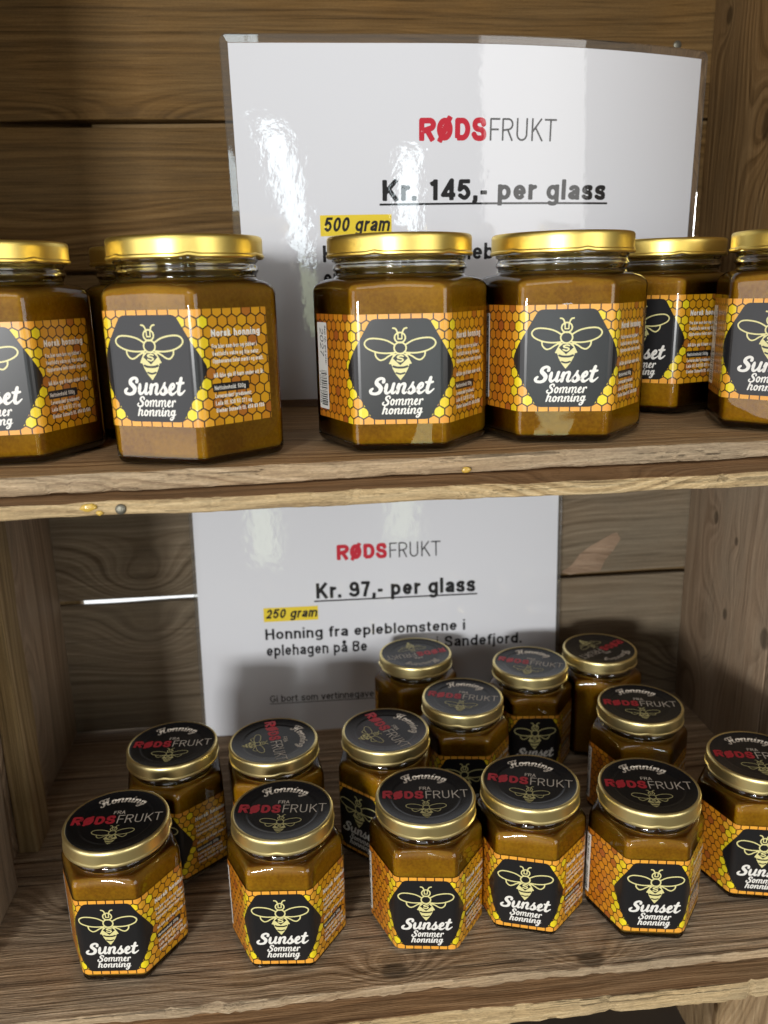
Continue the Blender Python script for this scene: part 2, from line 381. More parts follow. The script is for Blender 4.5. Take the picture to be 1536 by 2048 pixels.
XH = .73
def sans_glyph(ch, w):
    """(advance, strokes) with cap height 1; w = half stroke width."""
    X = XH; m = .03 + w*.3; u = 1-w; xt = X-w; s = []
    def dn(xo, wd): return [(xo+w, 0), (xo+w, X-.25)] + arc(xo+wd/2+0.0, X-.25, wd/2-w, .25-w, 180, 0) + [(xo+wd-w, 0)]
    if ch == ' ': return .38, []
    if ch == 'o': W = .6; s = [arc(.3, X/2, .3-w, X/2-w, 0, 360, 28)]
    elif ch == 'ø': W = .6; s = [arc(.3, X/2, .3-w, X/2-w, 0, 360, 28), [(.05, -.04), (.55, X+.04)]]
    elif ch in 'aå':
        W = .56; s = [[(.56-w, 0), (.56-w, X-.24)] + arc(.28+.01, X-.24, .27-w, .24-w, 0, 165), [(.56-w, X*.58), (.3, X*.53)] + arc(.24, .205, .24-w, .205-w, 95, 310)+[(.56-w, .16)]]
        if ch == 'å': s.append(arc(.29, .94, .1, .1, 0, 360))
    elif ch in 'bp':
        W = .6; s = [[(w, 0 if ch == 'b' else -.28), (w, 1 if ch == 'b' else X)], arc(.3, X/2, .3-w, X/2-w, 0, 360, 28)]
    elif ch in 'dgq':
        W = .6; s = [arc(.3, X/2, .3-w, X/2-w, 0, 360, 28)]
        if ch == 'd': s.append([(.6-w, 0), (.6-w, 1)])
        else: s.append([(.6-w, X), (.6-w, -.08)] + arc(.31, -.08, .29-w, .22-w, 0, -150))
    elif ch == 'c': W = .54; s = [arc(.3, X/2, .3-w, X/2-w, 45, 315, 24)]
    elif ch == 'e': W = .58; s = [[(w, X*.5), (.58-w, X*.5)] + arc(.29, X/2, .29-w, X/2-w, 0, 320, 26)]
    elif ch == 'f': W = .34; s = [[(.15, 0), (.15, .8)] + arc(.33, .8, .18, .2-w, 180, 90), [(0, X-w), (.33, X-w)]]
    elif ch == 'h': W = .56; s = [[(w, 0), (w, 1)], dn(0, .56)]
    elif ch == 'n': W = .56; s = [[(w, 0), (w, X)], dn(0, .56)]
    elif ch == 'm': W = .88; s = [[(w, 0), (w, X)], dn(0, .47), dn(.47-2*w, .41+2*w)]
    elif ch == 'r': W = .36; s = [[(w, 0), (w, X)], [(w, X-.28)] + arc(.36, X-.3, .36-w, .3-w, 180, 92, 8)]
    elif ch == 'i': W = 2*w; s = [[(w, 0), (w, X)], [(w, .86), (w, 1)]]
    elif ch == 'j': W = 2*w; s = [[(w, X), (w, -.15), (w-.12, -.27+w)], [(w, .86), (w, 1)]]
    elif ch == 'l': W = 2*w; s = [[(w, 0), (w, 1)]]
    elif ch == 'k': W = .54; s = [[(w, 0), (w, 1)], [(w, .25), (.5-w, X)], [(w+.14, .4), (.56-w, 0)]]
    elif ch == 't': W = .34; s = [[(.14, .93), (.14, .16), (.2, w), (.33, w)], [(0, X-w), (.32, X-w)]]
    elif ch == 'u': W = .56; s = [[(.56-w, 0), (.56-w, X)], [(w, X), (w, .25)] + arc(.28, .25, .28-w, .25-w, 180, 360) + [(.56-w, .3)]]
    elif ch == 'v': W = .56; s = [[(w*.7, X), (.28, w*.6), (.56-w*.7, X)]]
    elif ch == 's':
        W = .52; s = [spline([(.5-w, X*.74), (.4, X-w*1.05), (.22, X-w), (w+.01, X*.74), (.14, X*.56), (.38, X*.45), (.52-w, X*.25), (.38, w), (.2, w), (w*.8, X*.24)])]
    elif ch in 'S5':
        if ch == 'S': W = .66; s = [spline([(.63-w, .74), (.48, u), (.22, u), (w+.02, .75), (.18, .56), (.48, .45), (.66-w, .26), (.5, w), (.2, w), (w*.8, .28)])]
        else: W = .58; s = [[(.54, u), (.14, u), (.09, .5)] + spline([(.09, .5), (.3, .63), (.58-w, .34), (.32, w), (w*.9, .24)])]
    elif ch == 'K': W = .7; s = [[(w, 0), (w, 1)], [(w, .34), (.62, 1)], [(.28, .55), (.7-w*.6, 0)]]
    elif ch == 'H': W = .7; s = [[(w, 0), (w, 1)], [(.7-w, 0), (.7-w, 1)], [(w, .52), (.7-w, .52)]]
    elif ch == 'B': W = .66; s = [[(w, w), (w, u)], [(w, u), (.36, u)] + arc(.36, .76, .22, .24-w, 90, -90) + [(w, .52)], [(.36, .52)] + arc(.38, .26+w/2, .28-w, .26-w/2, 90, -90) + [(w, w)]]
    elif ch == 'G': W = .76; s = [arc(.38, .5, .38-w, .5-w, 40, 345, 26) + [(.74-w, .45), (.42, .45)]]
    elif ch == 'N': W = .7; s = [[(w, 0), (w, 1)], [(.7-w, 0), (.7-w, 1)], [(w, 1-w*.6), (.7-w, w*.6)]]
    elif ch == 'F': W = .58; s = [[(w, 0), (w, u), (.58, u)], [(w, .5), (.5, .5)]]
    elif ch == 'V': W = .68; s = [[(w*.6, 1), (.34, w*.5), (.68-w*.6, 1)]]
    elif ch == 'O': W = .78; s = [arc(.39, .5, .39-w, .5-w, 0, 360, 30)]
    elif ch == 'M': W = .82; s = [[(w, 0), (w, u), (.41, w), (.82-w, u), (.82-w, 0)]]
    elif ch == 'L': W = .55; s = [[(w, 1), (w, w), (.55, w)]]
    elif ch == 'A': W = .72; s = [[(w*.6, 0), (.36, 1-w*.4), (.72-w*.6, 0)], [(.16, .33), (.56, .33)]]
    elif ch == 'R': W = .68; s = [[(w, 0), (w, u), (.4, u)] + arc(.4, .74, .26-w*.4, .26-w, 90, -90) + [(w, .48)], [(.4, .48), (.68-w*.8, 0)]]
    elif ch == '0': W = .58; s = [arc(.29, .5, .29-w, .5-w, 0, 360, 30)]
    elif ch == '1': W = .5; s = [[(.34, 0), (.34, 1)], [(.34, u-.02), (.12, .76)]]
    elif ch == '2': W = .58; s = [spline([(w, .7), (.28, u), (.55-w, .72), (.4, .42), (w+.01, w)]) + [(.57, w)]]
    elif ch == '3': W = .58; s = [spline([(w, .76), (.28, u), (.53-w, .76), (.3, .53)]), spline([(.3, .53), (.58-w, .28), (.28, w), (w*.9, .25)])]
    elif ch == '4': W = .6; s = [[(.44, 0), (.44, 1-w*.5), (w*.6, .25), (.6, .25)]]
    elif ch == '6': W = .58; s = [arc(.29, .32, .29-w, .32-w, 0, 360, 24), spline([(w, .35), (.1, .75), (.3, u), (.53, .78)])]
    elif ch == '7': W = .56; s = [[(.02, u), (.55-w, u), (.3, .45), (.2, 0)]]
    elif ch == '8': W = .58; s = [arc(.29, .27, .29-w, .28-w*.8, 0, 360, 22), arc(.29, .75, .25-w, .25-w, 0, 360, 22)]
    elif ch == '9': W = .58; s = [arc(.29, .68, .29-w, .32-w, 0, 360, 24), spline([(.58-w, .65), (.5, .25), (.28, w), (.05, .22)])]
    elif ch == '.': W = .2; s = [[(.1, 0), (.1, 2.0*w)]]
    elif ch == ',': W = .2; s = [[(.1, 2*w), (.1, 0), (.04, -.16)]]
    elif ch == ':': W = .2; s = [[(.1, 0), (.1, 2*w)], [(.1, X-2*w), (.1, X)]]
    elif ch == '-': W = .3; s = [[(.02, .36), (.3, .36)]]
    elif ch == '/': W = .34; s = [[(.02, 0), (.32, 1)]]
    elif ch == "'": W = .12; s = [[(.06, .72), (.06, 1)]]
    else: W = .4
    return W + 2*m, [[(p[0]+m, p[1]) for p in st] for st in s]

_gc = {}
def glyph_polys(ch, w, h):
    k = (ch, w, h)
    if k not in _gc:
        adv, st = sans_glyph(ch, w)
        def f(X, Y):
            D = np.full(X.shape, 1e3)
            for q in st: D = np.minimum(D, sd_stroke(X, Y, q, w, butt=True))
            return D
        _gc[k] = (adv, contour(f, -.05, adv+.05, -.36, 1.12, h) if st else [])
    return _gc[k]

def sans_text(txt, w=.06, h=.05, width=None, size=None, slant=0., track=0.):
    """Polygons of a line of text, origin at its left baseline. Scaled to cap height `size`; squeezed to `width` when given."""
    x = 0; P = []
    for ch in txt:
        adv, pl = glyph_polys(ch, w, h)
        P += [[(a+x+slant*b, b) for a, b in q] for q in pl]
        x += adv + track
    sx = size if width is None else width/x
    return [[(a*sx, b*size) for a, b in q] for q in P], x*sx

def logo_polys(width):
    """Two-weight wordmark: four heavy letters then five light ones. Returns (heavy, light) with cap height width/7."""
    w = .125; u = 1-w
    hv = [(0, [[(w, 0), (w, u), (.5, u)] + arc(.5, .7, .22-w*.3, .3-w, 90, -90) + [(w, .4)], [(.42, .4), (.66, 0)]]),
          (.85, [arc(.38, .5, .38-w, .5-w, 0, 360, 30), [(.12, -.05), (.64, 1.05)]]),
          (1.72, [[(w, w), (w, u), (.36, u)] + arc(.36, .5, .38-w, .5-w, 90, -90) + [(w, w)]]),
          (2.55, [spline([(.68-w, .72), (.5, u), (.24, u), (w+.01, .74), (.2, .55), (.5, .45), (.7-w, .27), (.5, w), (.22, w), (w*.7, .29)])])]
    v = .042; t = 1-v
    lt = [(3.42, [[(v, 0), (v, t), (.5, t)], [(v, .5), (.44, .5)]]),
          (4.02, [[(v, 0), (v, t), (.3, t)] + arc(.3, .73, .22, .27-v, 90, -90) + [(v, .46)], [(.3, .46), (.52, 0)]]),
          (4.74, [[(v, 1), (v, .3)] + arc(.28, .3, .28-v, .3-v, 180, 360) + [(.56-v, 1)]]),
          (5.5, [[(v, 0), (v, 1)], [(v, .4), (.5, 1)], [(.2, .6), (.56, 0)]]),
          (6.16, [[(.31, 0), (.31, t)], [(0, t), (.62, t)]])]
    k = width/6.80; out = []
    for gl, r, h in ((hv, w, .035), (lt, v, .028)):
        P = []
        for x, st in gl:
            def f(X, Y):
                D = np.full(X.shape, 1e3)
                for q in st: D = np.minimum(D, sd_stroke(X, Y, q, r, butt=True))
                return D
            P += [[((a+x)*k, b*k) for a, b in q] for q in contour(f, -.05, .9, -.12, 1.12, h)]
        out.append(P)
    return out

# brush-script letters: centre lines with varying radius, x-height 1
def _n(x, wd=.72, top=.98): return [(x, .40, .05), (x+.18, .82, .08), (x+.42, top-.05, .11), (x+.53, .75, .13), (x+.47, .3, .13), (x+.54, .1, .11), (x+.70, .1, .07), (x+wd+.16, .34, .05)]
SCRIPT = {
    'S': (1.22, [[(1.04, 1.12, .15), (1.02, 1.34, .10), (.74, 1.42, .12), (.46, 1.26, .15), (.44, 1.0, .16), (.68, .78, .17), (.9, .52, .17), (.82, .18, .16), (.48, .05, .12), (.12, .12, .11), (.02, .34, .13), (.16, .5, .1)]]),
    'u': (1.08, [[(0, .55, .05), (.13, .9, .09), (.16, .6, .13), (.14, .28, .13), (.3, .08, .11), (.54, .25, .08), (.70, .6, .07)], [(.76, .92, .13), (.72, .4, .13), (.76, .14, .12), (.90, .1, .08), (1.12, .36, .05)]]),
    'n': (1.0, [[(0, .55, .05), (.12, .88, .1), (.18, .7, .14), (.16, .4, .14), (.14, .12, .14)], _n(.16)]),
    'm': (1.52, [[(0, .55, .05), (.12, .88, .1), (.18, .7, .13), (.16, .4, .13), (.14, .12, .13)], [(.16, .40, .05), (.34, .82, .08), (.56, .92, .11), (.68, .75, .13), (.65, .4, .13), (.64, .12, .13)], _n(.66)]),
    's': (.78, [[(-.02, .3, .05), (.2, .62, .07), (.38, 1.02, .09)], [(.36, .98, .09), (.36, .75, .1), (.52, .5, .14), (.56, .28, .15), (.4, .08, .12), (.16, .1, .1), (.1, .22, .11)], [(.5, .12, .06), (.7, .2, .05), (.84, .36, .05)]]),
    'e': (.78, [[(-.02, .36, .05), (.2, .42, .08), (.46, .6, .09), (.5, .84, .09), (.34, .94, .11), (.16, .7, .14), (.14, .34, .15), (.3, .09, .13), (.54, .12, .08), (.82, .38, .05)]]),
    't': (.72, [[(.3, 1.42, .13), (.24, 1.0, .15), (.18, .5, .15), (.2, .2, .14), (.36, .08, .12), (.56, .2, .08), (.76, .42, .05)], [(-.05, 1.02, .09), (.22, .98, .1), (.56, 1.04, .09)]]),
    'o': (.86, [arc(.36, .5, .25, .4, 80, 450, 20), [(.42, .86, .08), (.6, .74, .07), (.9, .72, .05)]]),
    'r': (.72, [[(0, .55, .05), (.12, .88, .1), (.18, .7, .14), (.16, .4, .14), (.14, .12, .14)], [(.16, .5, .06), (.32, .84, .08), (.5, .92, .12), (.58, .8, .13)]]),
    'h': (1.0, [[(.26, 1.28, .13), (.22, 1.0, .14), (.18, .5, .14), (.14, .12, .14)], _n(.16)]),
    'i': (.5, [[(0, .5, .05), (.16, .92, .13), (.14, .4, .14), (.18, .14, .13), (.32, .1, .09), (.52, .36, .05)], [(.22, 1.24, .13), (.23, 1.25, .13)]]),
    'g': (.86, [arc(.34, .55, .24, .36, 40, 400, 20), [(.62, .92, .13), (.58, .3, .14), (.52, -.2, .14), (.34, -.5, .12), (.08, -.46, .1), (.1, -.22, .07), (.5, .02, .06), (.92, .36, .05)]]),
    'H': (1.5, [[(.1, 1.1, .1), (.02, 1.4, .1), (.24, 1.62, .11), (.5, 1.5, .14), (.5, .9, .15), (.42, .3, .15), (.2, .05, .12), (-.1, .2, .1), (.02, .45, .08)], [(1.16, 1.66, .13), (1.02, 1.3, .15), (.96, .6, .15), (1.0, .18, .14), (1.2, .08, .09), (1.42, .36, .05)], [(.2, .8, .07), (.6, .86, .09), (1.0, .84, .09), (1.22, .92, .06)], [(.5, 1.5, .09), (.76, 1.66, .09), (1.1, 1.56, .07)]]),
}
_sc = {}
def script_glyph(ch, h, fat):
    k = (ch, h, fat)
    if k not in _sc:
        adv, st = SCRIPT[ch]
        sp = []
        for q in st:
            if len(q[0]) == 2: sp.append([(x, y, .125) for x, y in q])
            else: sp.append(spline(q, 6))
        def f(X, Y):
            D = np.full(X.shape, 1e3)
            for q in sp: D = np.minimum(D, sd_stroke(X, Y, q, .1))
            return D - fat
        _sc[k] = (adv, contour(f, -.3, adv+.35, -.75, 1.95, h))
    return _sc[k]

def script_text(txt, width, h=.07, fat=.03, slant=.2, xh=None):
    x = 0; P = []
    for ch in txt:
        adv, pl = script_glyph(ch, h, fat)
        P += [[(a+x+slant*b, b) for a, b in q] for q in pl]
        x += adv
    s = width/x; sy = s if xh is None else xh
    return [[(a*s-width/2, b*sy) for a, b in q] for q in P]

def script_arc(txt, radius, width, h=.08, fat=.02, slant=.15):
    """Script line bent round a circle, centred on +y."""
    tot = sum(SCRIPT[c][0] for c in txt); s = width/tot; x = 0; P = []
    for ch in txt:
        adv, pl = script_glyph(ch, h, fat)
        for q in pl:
            r = []
            for a, b in q:
                a2 = (a+x+slant*b)*s - width/2; rr = radius + b*s; th = a2/radius
                r.append((rr*math.sin(th), rr*math.cos(th)))
            P.append(r)
        x += adv
    return P

def bee_field(line=.36):
    """Distance field of the bee emblem in millimetres: 33 mm wide, centred on its thorax."""
    def mir(q): return [(-a,)+tuple(p) for a, *p in q]
    wing = spline([(-2.4, 1.6), (-6, 3.6), (-10.5, 4.6), (-14.5, 4.5), (-16.4, 2.7), (-15.4, .5), (-11.5, -1.4), (-7, -2.1), (-2.6, -1.9)], 6)
    wing2 = spline([(-11.6, -1.5), (-11.2, -3.6), (-9.4, -5.2), (-7.4, -4.8), (-5.6, -3.6), (-3.2, -2.4)], 6)
    ant = spline([(-1.1, 6.9), (-1.5, 8.2), (-2.2, 9.0), (-3.2, 9.2)], 6)
    head = arc(0, 4.9, 2.5, 2.3, 0, 360, 26); thor = arc(0, .2, 2.8, 2.6, 0, 360, 26)
    body = [(-3.0, -2.4), (3.0, -2.4), (5.4, -7.0), (4.2, -7.2), (3.6, -9.2), (2.2, -11.8), (0, -14.6), (-2.2, -11.8), (-3.6, -9.2), (-4.2, -7.2), (-5.4, -7.0)]
    dia = [(-3.5, -4.5), (-1.6, -2.75), (1.6, -2.75), (3.5, -4.5), (0, -7.7)]
    dia_s = spline([(1.4, -3.6), (.3, -3.3), (-1.2, -3.7), (-1.0, -4.3), (.8, -4.7), (1.3, -5.4), (.1, -6.0), (-1.4, -5.5)], 5)
    band = spline([(-3.2, -8.2), (-1.5, -8.7), (1.5, -8.7), (3.2, -8.2)], 5); band2 = spline([(-1.9, -11.2), (0, -11.7), (1.9, -11.2)], 5)
    eyes = [[(-.9, 6.5), (-.9, 4.4)], [(.9, 6.5), (.9, 4.4)], [(-.9, 4.3), (.9, 4.3)]]
    def f(X, Y):
        D = np.full(X.shape, 1e3)
        for q in (wing, mir(wing), wing2, mir(wing2), ant, mir(ant), head + head[:1], thor + thor[:1]): D = np.minimum(D, sd_stroke(X, Y, q, line))
        for q in eyes: D = np.minimum(D, sd_stroke(X, Y, q, line*.8))
        b = sd_poly(X, Y, body)
        b = np.maximum(b, -(sd_poly(X, Y, dia)))
        b = np.maximum(b, -(sd_stroke(X, Y, band, .48))); b = np.maximum(b, -(sd_stroke(X, Y, band2, .4)))
        D = np.minimum(D, b)
        D = np.minimum(D, sd_stroke(X, Y, dia_s, .36))
        return D
    return f
def bee_polys(scale=1e-3, line=.36, h=.3):
    return [[(a*scale, b*scale) for a, b in q] for q in contour(bee_field(line), -17.4, 17.4, -15.5, 10, h)]
# ------------------------------------------------------------------ planks and crates
def nz(i, seed, amp, step):
    """Smooth 1-D wobble."""
    x = i/step; k = math.floor(x); t = x-k; t = t*t*(3-2*t)
    r = lambda n: random.Random(n*7919+seed*104729).uniform(-1, 1)
    return amp*(r(k)*(1-t)+r(k+1)*t)
_seed = [0]
def plank(name, b0, b1, axis, mats, parent, wob=.0004, rad=.0012, n=70, front=None, slope=None, label=None):
    """A sawn board between corners b0 and b1, long axis `axis`, with rounded, slightly worn edges.
    front: (wear, material slot) for the -Y face of a board along X; slope: y shift per x of that face."""
    _seed[0] += 13; sd = _seed[0]
    ax = [0, 1, 2]; ax.remove(axis); a, b = ax
    L0, L1 = b0[axis], b1[axis]
    A0, A1, B0, B1 = b0[a], b1[a], b0[b], b1[b]
    if axis == 1: pass
    cor = [(A0, B0, 1, 1), (A1, B0, -1, 1), (A1, B1, -1, -1), (A0, B1, 1, -1)]
    mb = MB(); rings = []
    wear = front[0] if front else 0
    flip = (axis == 1)
    for i in range(n+1):
        t = i/n; L = L0+(L1-L0)*t; ring = []
        for c, (x, y, sx, sy) in enumerate(cor):
            ang0 = {(1, 1): 180, (-1, 1): 270, (-1, -1): 0, (1, -1): 90}[(sx, sy)]
            rr = min(rad*(1+.5*nz(i, sd+c, 1, 5)), (A1-A0)*.45, (B1-B0)*.45)
            for k in range(4):
                th = math.radians(ang0+30*k)
                px = x+sx*rr+rr*math.cos(th) + nz(i, sd+10+c, wob, 6); py = y+sy*rr+rr*math.sin(th) + nz(i, sd+20+c, wob, 6)
                if front and sx > 0:
                    px += nz(i, sd+30+(c == 3), wear*.7, 5) + nz(i, sd+40+(c == 3), wear*.7, 1.3) - max(0, nz(i, sd+50+(c == 3), wear*6, 2.2)-wear*4.2)*-1 + (slope[0]*(L-slope[1]) if slope else 0)
                q = [0, 0, 0]; q[axis] = L; q[a] = px; q[b] = py; ring.append(q)
        rings.append(ring)
    fm = front[1] if front else 0
    mfun = (lambda i, j: fm if (j in (15, 14, 13, 0, 1)) else 0)
    base = mb.grid(rings, mfun if front else 0, smooth=True, flip=not flip)
    mb.cap(base, 16, 0, 0, flip=flip); mb.cap(base, 16, n, 0, flip=not flip)
    o = mb.build(name, mats, parent, sharp=50)
    if label: o['label'] = label
    return o
def nail(parent, p, nrm, r):
    mb = MB(); n = Vector(nrm).normalized(); u = n.orthogonal().normalized(); v = n.cross(u); rings = []
    for rr, h in ((r, -.0004), (r, .0004), (r*.8, .0009), (r*.4, .0011)):
        rings.append([Vector(p)+n*h+(u*math.cos(a*math.pi/8)+v*math.sin(a*math.pi/8))*rr for a in range(16)])
    b = mb.grid(rings); mb.cap(b, 16, 3)
    return mb.build('nail', [M_nail], parent, sharp=40)

H = -.28983                       # lower shelf surface; the upper one is z = 0
BK = .425                         # back planks
# sky seen only through the chinks between the back planks
mb = MB(); mb.poly([(-3, 2.2, -1.5), (3, 2.2, -1.5), (3, 2.2, 2), (-3, 2.2, 2)])
m_, nt_, out_, N_ = mat('daylight'); e_ = N_('ShaderNodeEmission'); e_.inputs[0].default_value = (.97, 1, 1, 1); e_.inputs[1].default_value = 1.0; nt_.links.new(e_.outputs[0], out_.inputs[0])
tag(mb.build('sky', [m_]), kind='structure')

uc = tag(empty('wooden_crate', (.09, .28, 0)), 'brown wooden crate holding the large jars and the 145 price sign', 'crate', 'wooden crates stacked on their sides')
lc = tag(empty('wooden_crate', (.09, .28, H-.0057)), 'grey brown wooden crate holding the small jars, bright chink in its back', 'crate', 'wooden crates stacked on their sides')
bc = tag(empty('wooden_crate', (.09, .28, -.62)), 'lowest wooden crate at the bottom edge with a black box inside', 'crate', 'wooden crates stacked on their sides')
def P(par, name, b0, b1, axis, mats, **k):
    o = par.location
    s = k.pop('slope', None)
    return plank(name, [b0[i]-o[i] for i in range(3)], [b1[i]-o[i] for i in range(3)], axis, mats, par, slope=(s and (s[0], s[1]-o[0])), **k)
# upper crate
P(uc, 'bottom_board', (-.30, .1374, -.0088), (.50, BK, 0), 0, [M_shelf, M_edge2], wob=.0003, front=(.0010, 1), slope=(.0413, 0.), n=260, rad=.0016)
for z0, z1 in ((.002, .0905), (.0935, .1918), (.1962, .2960), (.2990, .40)):
    P(uc, 'back_plank', (-.24, BK, z0), (.43, BK+.011, z1), 0, [M_back_up], wob=.0006, n=60)
P(uc, 'batten', (-.100, BK+.0125, .17), (.43, BK+.024, .22), 0, [M_batten])
P(uc, 'batten', (-.30, BK+.05, -.02), (.50, BK+.065, .42), 0, [M_batten])  # unseen backing board, added to block the sky so the gap goes dark
P(uc, 'side_plank', (.3605, .150, .0015), (.375, BK-.001, .40), 2, [M_side_up], n=60)
P(uc, 'side_plank', (-.190, .150, .0015), (-.175, BK-.001, .40), 2, [M_side_up], n=60)
P(uc, 'top_board', (-.30, .145, .402), (.50, BK+.011, .412), 0, [M_shelf])
nail(uc, (.334-.09, BK-.28, .2464), (0, -1, 0), .0030)
# middle crate
P(lc, 'top_board', (-.30, .1215, -.0163), (.50, BK+.011, -.0096), 0, [M_ledge, M_edge], front=(.0010, 1), n=260, rad=.0012)
nail(lc, (-.0365-.09, .1215-.28, -.0133-lc.location[2]), (0, -1, 0), .0023)
P(lc, 'bottom_board', (-.30, .1290, -.2957), (.50, .2588, H), 0, [M_floor, M_edge2], front=(.0011, 1), n=260, rad=.0010)
P(lc, 'bottom_board', (-.30, .2606, -.2957), (.50, BK+.011, H), 0, [M_floor], n=100)
P(lc, 'back_plank', (-.18, BK, H+.001), (.40, BK+.006, -.1722), 0, [M_back_lo], wob=.0005, n=60)
P(lc, 'back_plank', (-.18, BK, -.1678), (.40, BK+.011, -.088), 0, [M_back_lo], wob=.0004, n=60)
P(lc, 'back_plank', (-.18, BK, -.086), (.40, BK+.011, -.0168), 0, [M_back_lo], wob=.0005, n=60)
P(lc, 'batten', (.06, BK+.0125, -.20), (.40, BK+.024, -.14), 0, [M_batten])
P(lc, 'batten', (-.18, BK+.0125, H+.001), (-.1515, BK+.024, -.0168), 2, [M_post])
P(lc, 'side_plank', (-.178, .150, H+.001), (-.1635, .262, -.0168), 2, [M_side_lo], n=60)
P(lc, 'side_plank', (-.178, .264, H+.001), (-.1635, BK-.001, -.0168), 2, [M_side_lo], n=60)
P(lc, 'corner_batten', (-.1630, .268, H+.001), (-.1500, .296, -.0168), 2, [M_post], n=60)
P(lc, 'corner_batten', (-.1630, .160, H+.001), (-.1530, .235, -.0168), 2, [M_side_lo], n=60)
P(lc, 'side_plank', (.3715, .150, H+.001), (.386, .2872, -.0168), 2, [M_side_lo], n=60)
P(lc, 'side_plank', (.3715, .2890, H+.001), (.386, BK-.001, -.0168), 2, [M_side_lo], n=60)
def resin(par, p, r, sx):
    mb = MB(); rg = random.Random(int(r*1e6)); rings = []
    for i in range(5):
        a = i/4*math.pi/2; rings.append([Vector((p[0]-par.location[0]+sx*r*math.cos(a)*math.cos(t*math.pi/6)*(1+.3*rg.uniform(-1, 1)), p[1]-par.location[1]-r*.45*math.sin(a), p[2]-par.location[2]+r*math.cos(a)*math.sin(t*math.pi/6)*(1+.3*rg.uniform(-1, 1)))) for t in range(12)])
    b = mb.grid(rings); mb.cap(b, 12, 4); mb.build('resin_drop', [M_resin], par)
resin(lc, (-.0500, .1214, -.0118), .0016, 2.2); resin(lc, (-.0455, .1214, -.0145), .0011, 1.3); resin(uc, (.1185, .1405, -.0068), .0014, 1.6)
mb = MB(); to = lc.location
tp = [(.2600, -.1655), (.2680, -.1685), (.2740, -.1676), (.2950, -.1668), (.2990, -.1570), (.3060, -.1480), (.3120, -.1380), (.3085, -.1318), (.3040, -.1330), (.2940, -.1385), (.2840, -.1440), (.2760, -.1500), (.2690, -.1600)]
cen = Vector((.2890-to[0], BK-.0016-to[1], -.1530-to[2])); tv = [Vector((x-to[0], BK-.0004-to[1], z-to[2])) for x, z in tp]
for i in range(len(tv)): mb.poly([tv[(i+1) % len(tv)], tv[i], cen], 0, None, True)
mb.build('torn_patch', [M_torn], lc)
# lowest crate
P(bc, 'top_board', (-.30, .1150, -.3084), (.50, BK+.011, -.2963), 0, [M_ledge, M_edge], front=(.0009, 1), n=260, rad=.0014)
P(bc, 'back_plank', (.2300, .2380, -.615), (.3300, .2520, -.309), 2, [M_low_side], n=60)
P(bc, 'back_plank', (.3325, .2385, -.615), (.4300, .2520, -.309), 2, [M_low_side], n=60)
P(bc, 'side_plank', (.435, .135, -.615), (.450, .2535, -.309), 2, [M_low_side], n=60)
P(bc, 'side_plank', (-.19, .135, -.615), (-.175, .2535, -.309), 2, [M_low_side], n=60)
for x0 in (-.172, -.0715, .0290, .1295): P(bc, 'back_plank', (x0, .2380, -.615), (x0+.098, .2520, -.309), 2, [M_low_side], n=30)
P(bc, 'bottom_board', (-.30, .125, -.628), (.50, BK+.011, -.616), 0, [M_shelf])
# black box in the lowest crate: body and overhanging lid
bb = tag(empty('black_box', (.10, .26, -.616)), 'black cardboard box with a flat lid under the lower shelf', 'box')
def rbox(name, b0, b1, m, par, rad=.0015):
    return plank(name, b0, b1, 0, [m], par, wob=0, rad=rad, n=6)
rbox('box_body', (-.170, -.118, 0), (.182, -.028, .180), M_blackbox, bb)
rbox('box_lid', (-.175, -.122, .1803), (.187, -.024, .1963), M_blackbox, bb)

# ------------------------------------------------------------------ price signs
def grid_clip(polys, du, f, mb, m, off):
    """Split polygons at multiples of du in u and map them through f(u, v, off)."""
    for q in polys:
        u0, u1 = min(p[0] for p in q), max(p[0] for p in q)
        k0, k1 = math.floor(u0/du)+1, math.ceil(u1/du)-1
        parts = [q]
        for k in range(k0, k1+1):
            parts = [r for x in parts for r in split(x, k*du)]
        for r in parts: mb.poly([f(a, b, off) for a, b in r], m)
def split(q, u):
    lo, hi = [], []
    n = len(q)
    for i in range(n):
        a, b = q[i], q[(i+1) % n]
        if a[0] <= u: lo.append(a)
        if a[0] >= u: hi.append(a)
        if (a[0] < u) != (b[0] < u) and a[0] != u and b[0] != u:
            t = (u-a[0])/(b[0]-a[0]); p = (u, a[1]+t*(b[1]-a[1])); lo.append(p); hi.append(p)
    return [x for x in (lo, hi) if len(x) > 2 and abs(sum(x[i][0]*x[(i+1) % len(x)][1]-x[(i+1) % len(x)][0]*x[i][1] for i in range(len(x)))) > 1e-14]
def move(polys, dx, dy, sk=0.):
    return [[(a+dx, b+dy) for a, b in q] for q in polys]
def rect(x0, y0, x1, y1): return [(x0, y0), (x1, y0), (x1, y1), (x0, y1)]
def rounded(x0, y0, x1, y1, r, n=5):
    out = []
    for cx, cy, a in ((x1-r, y0+r, 270), (x1-r, y1-r, 0), (x0+r, y1-r, 90), (x0+r, y0+r, 180)): out += [p for p in arc(cx, cy, r, r, a, a+90, n)]
    return out

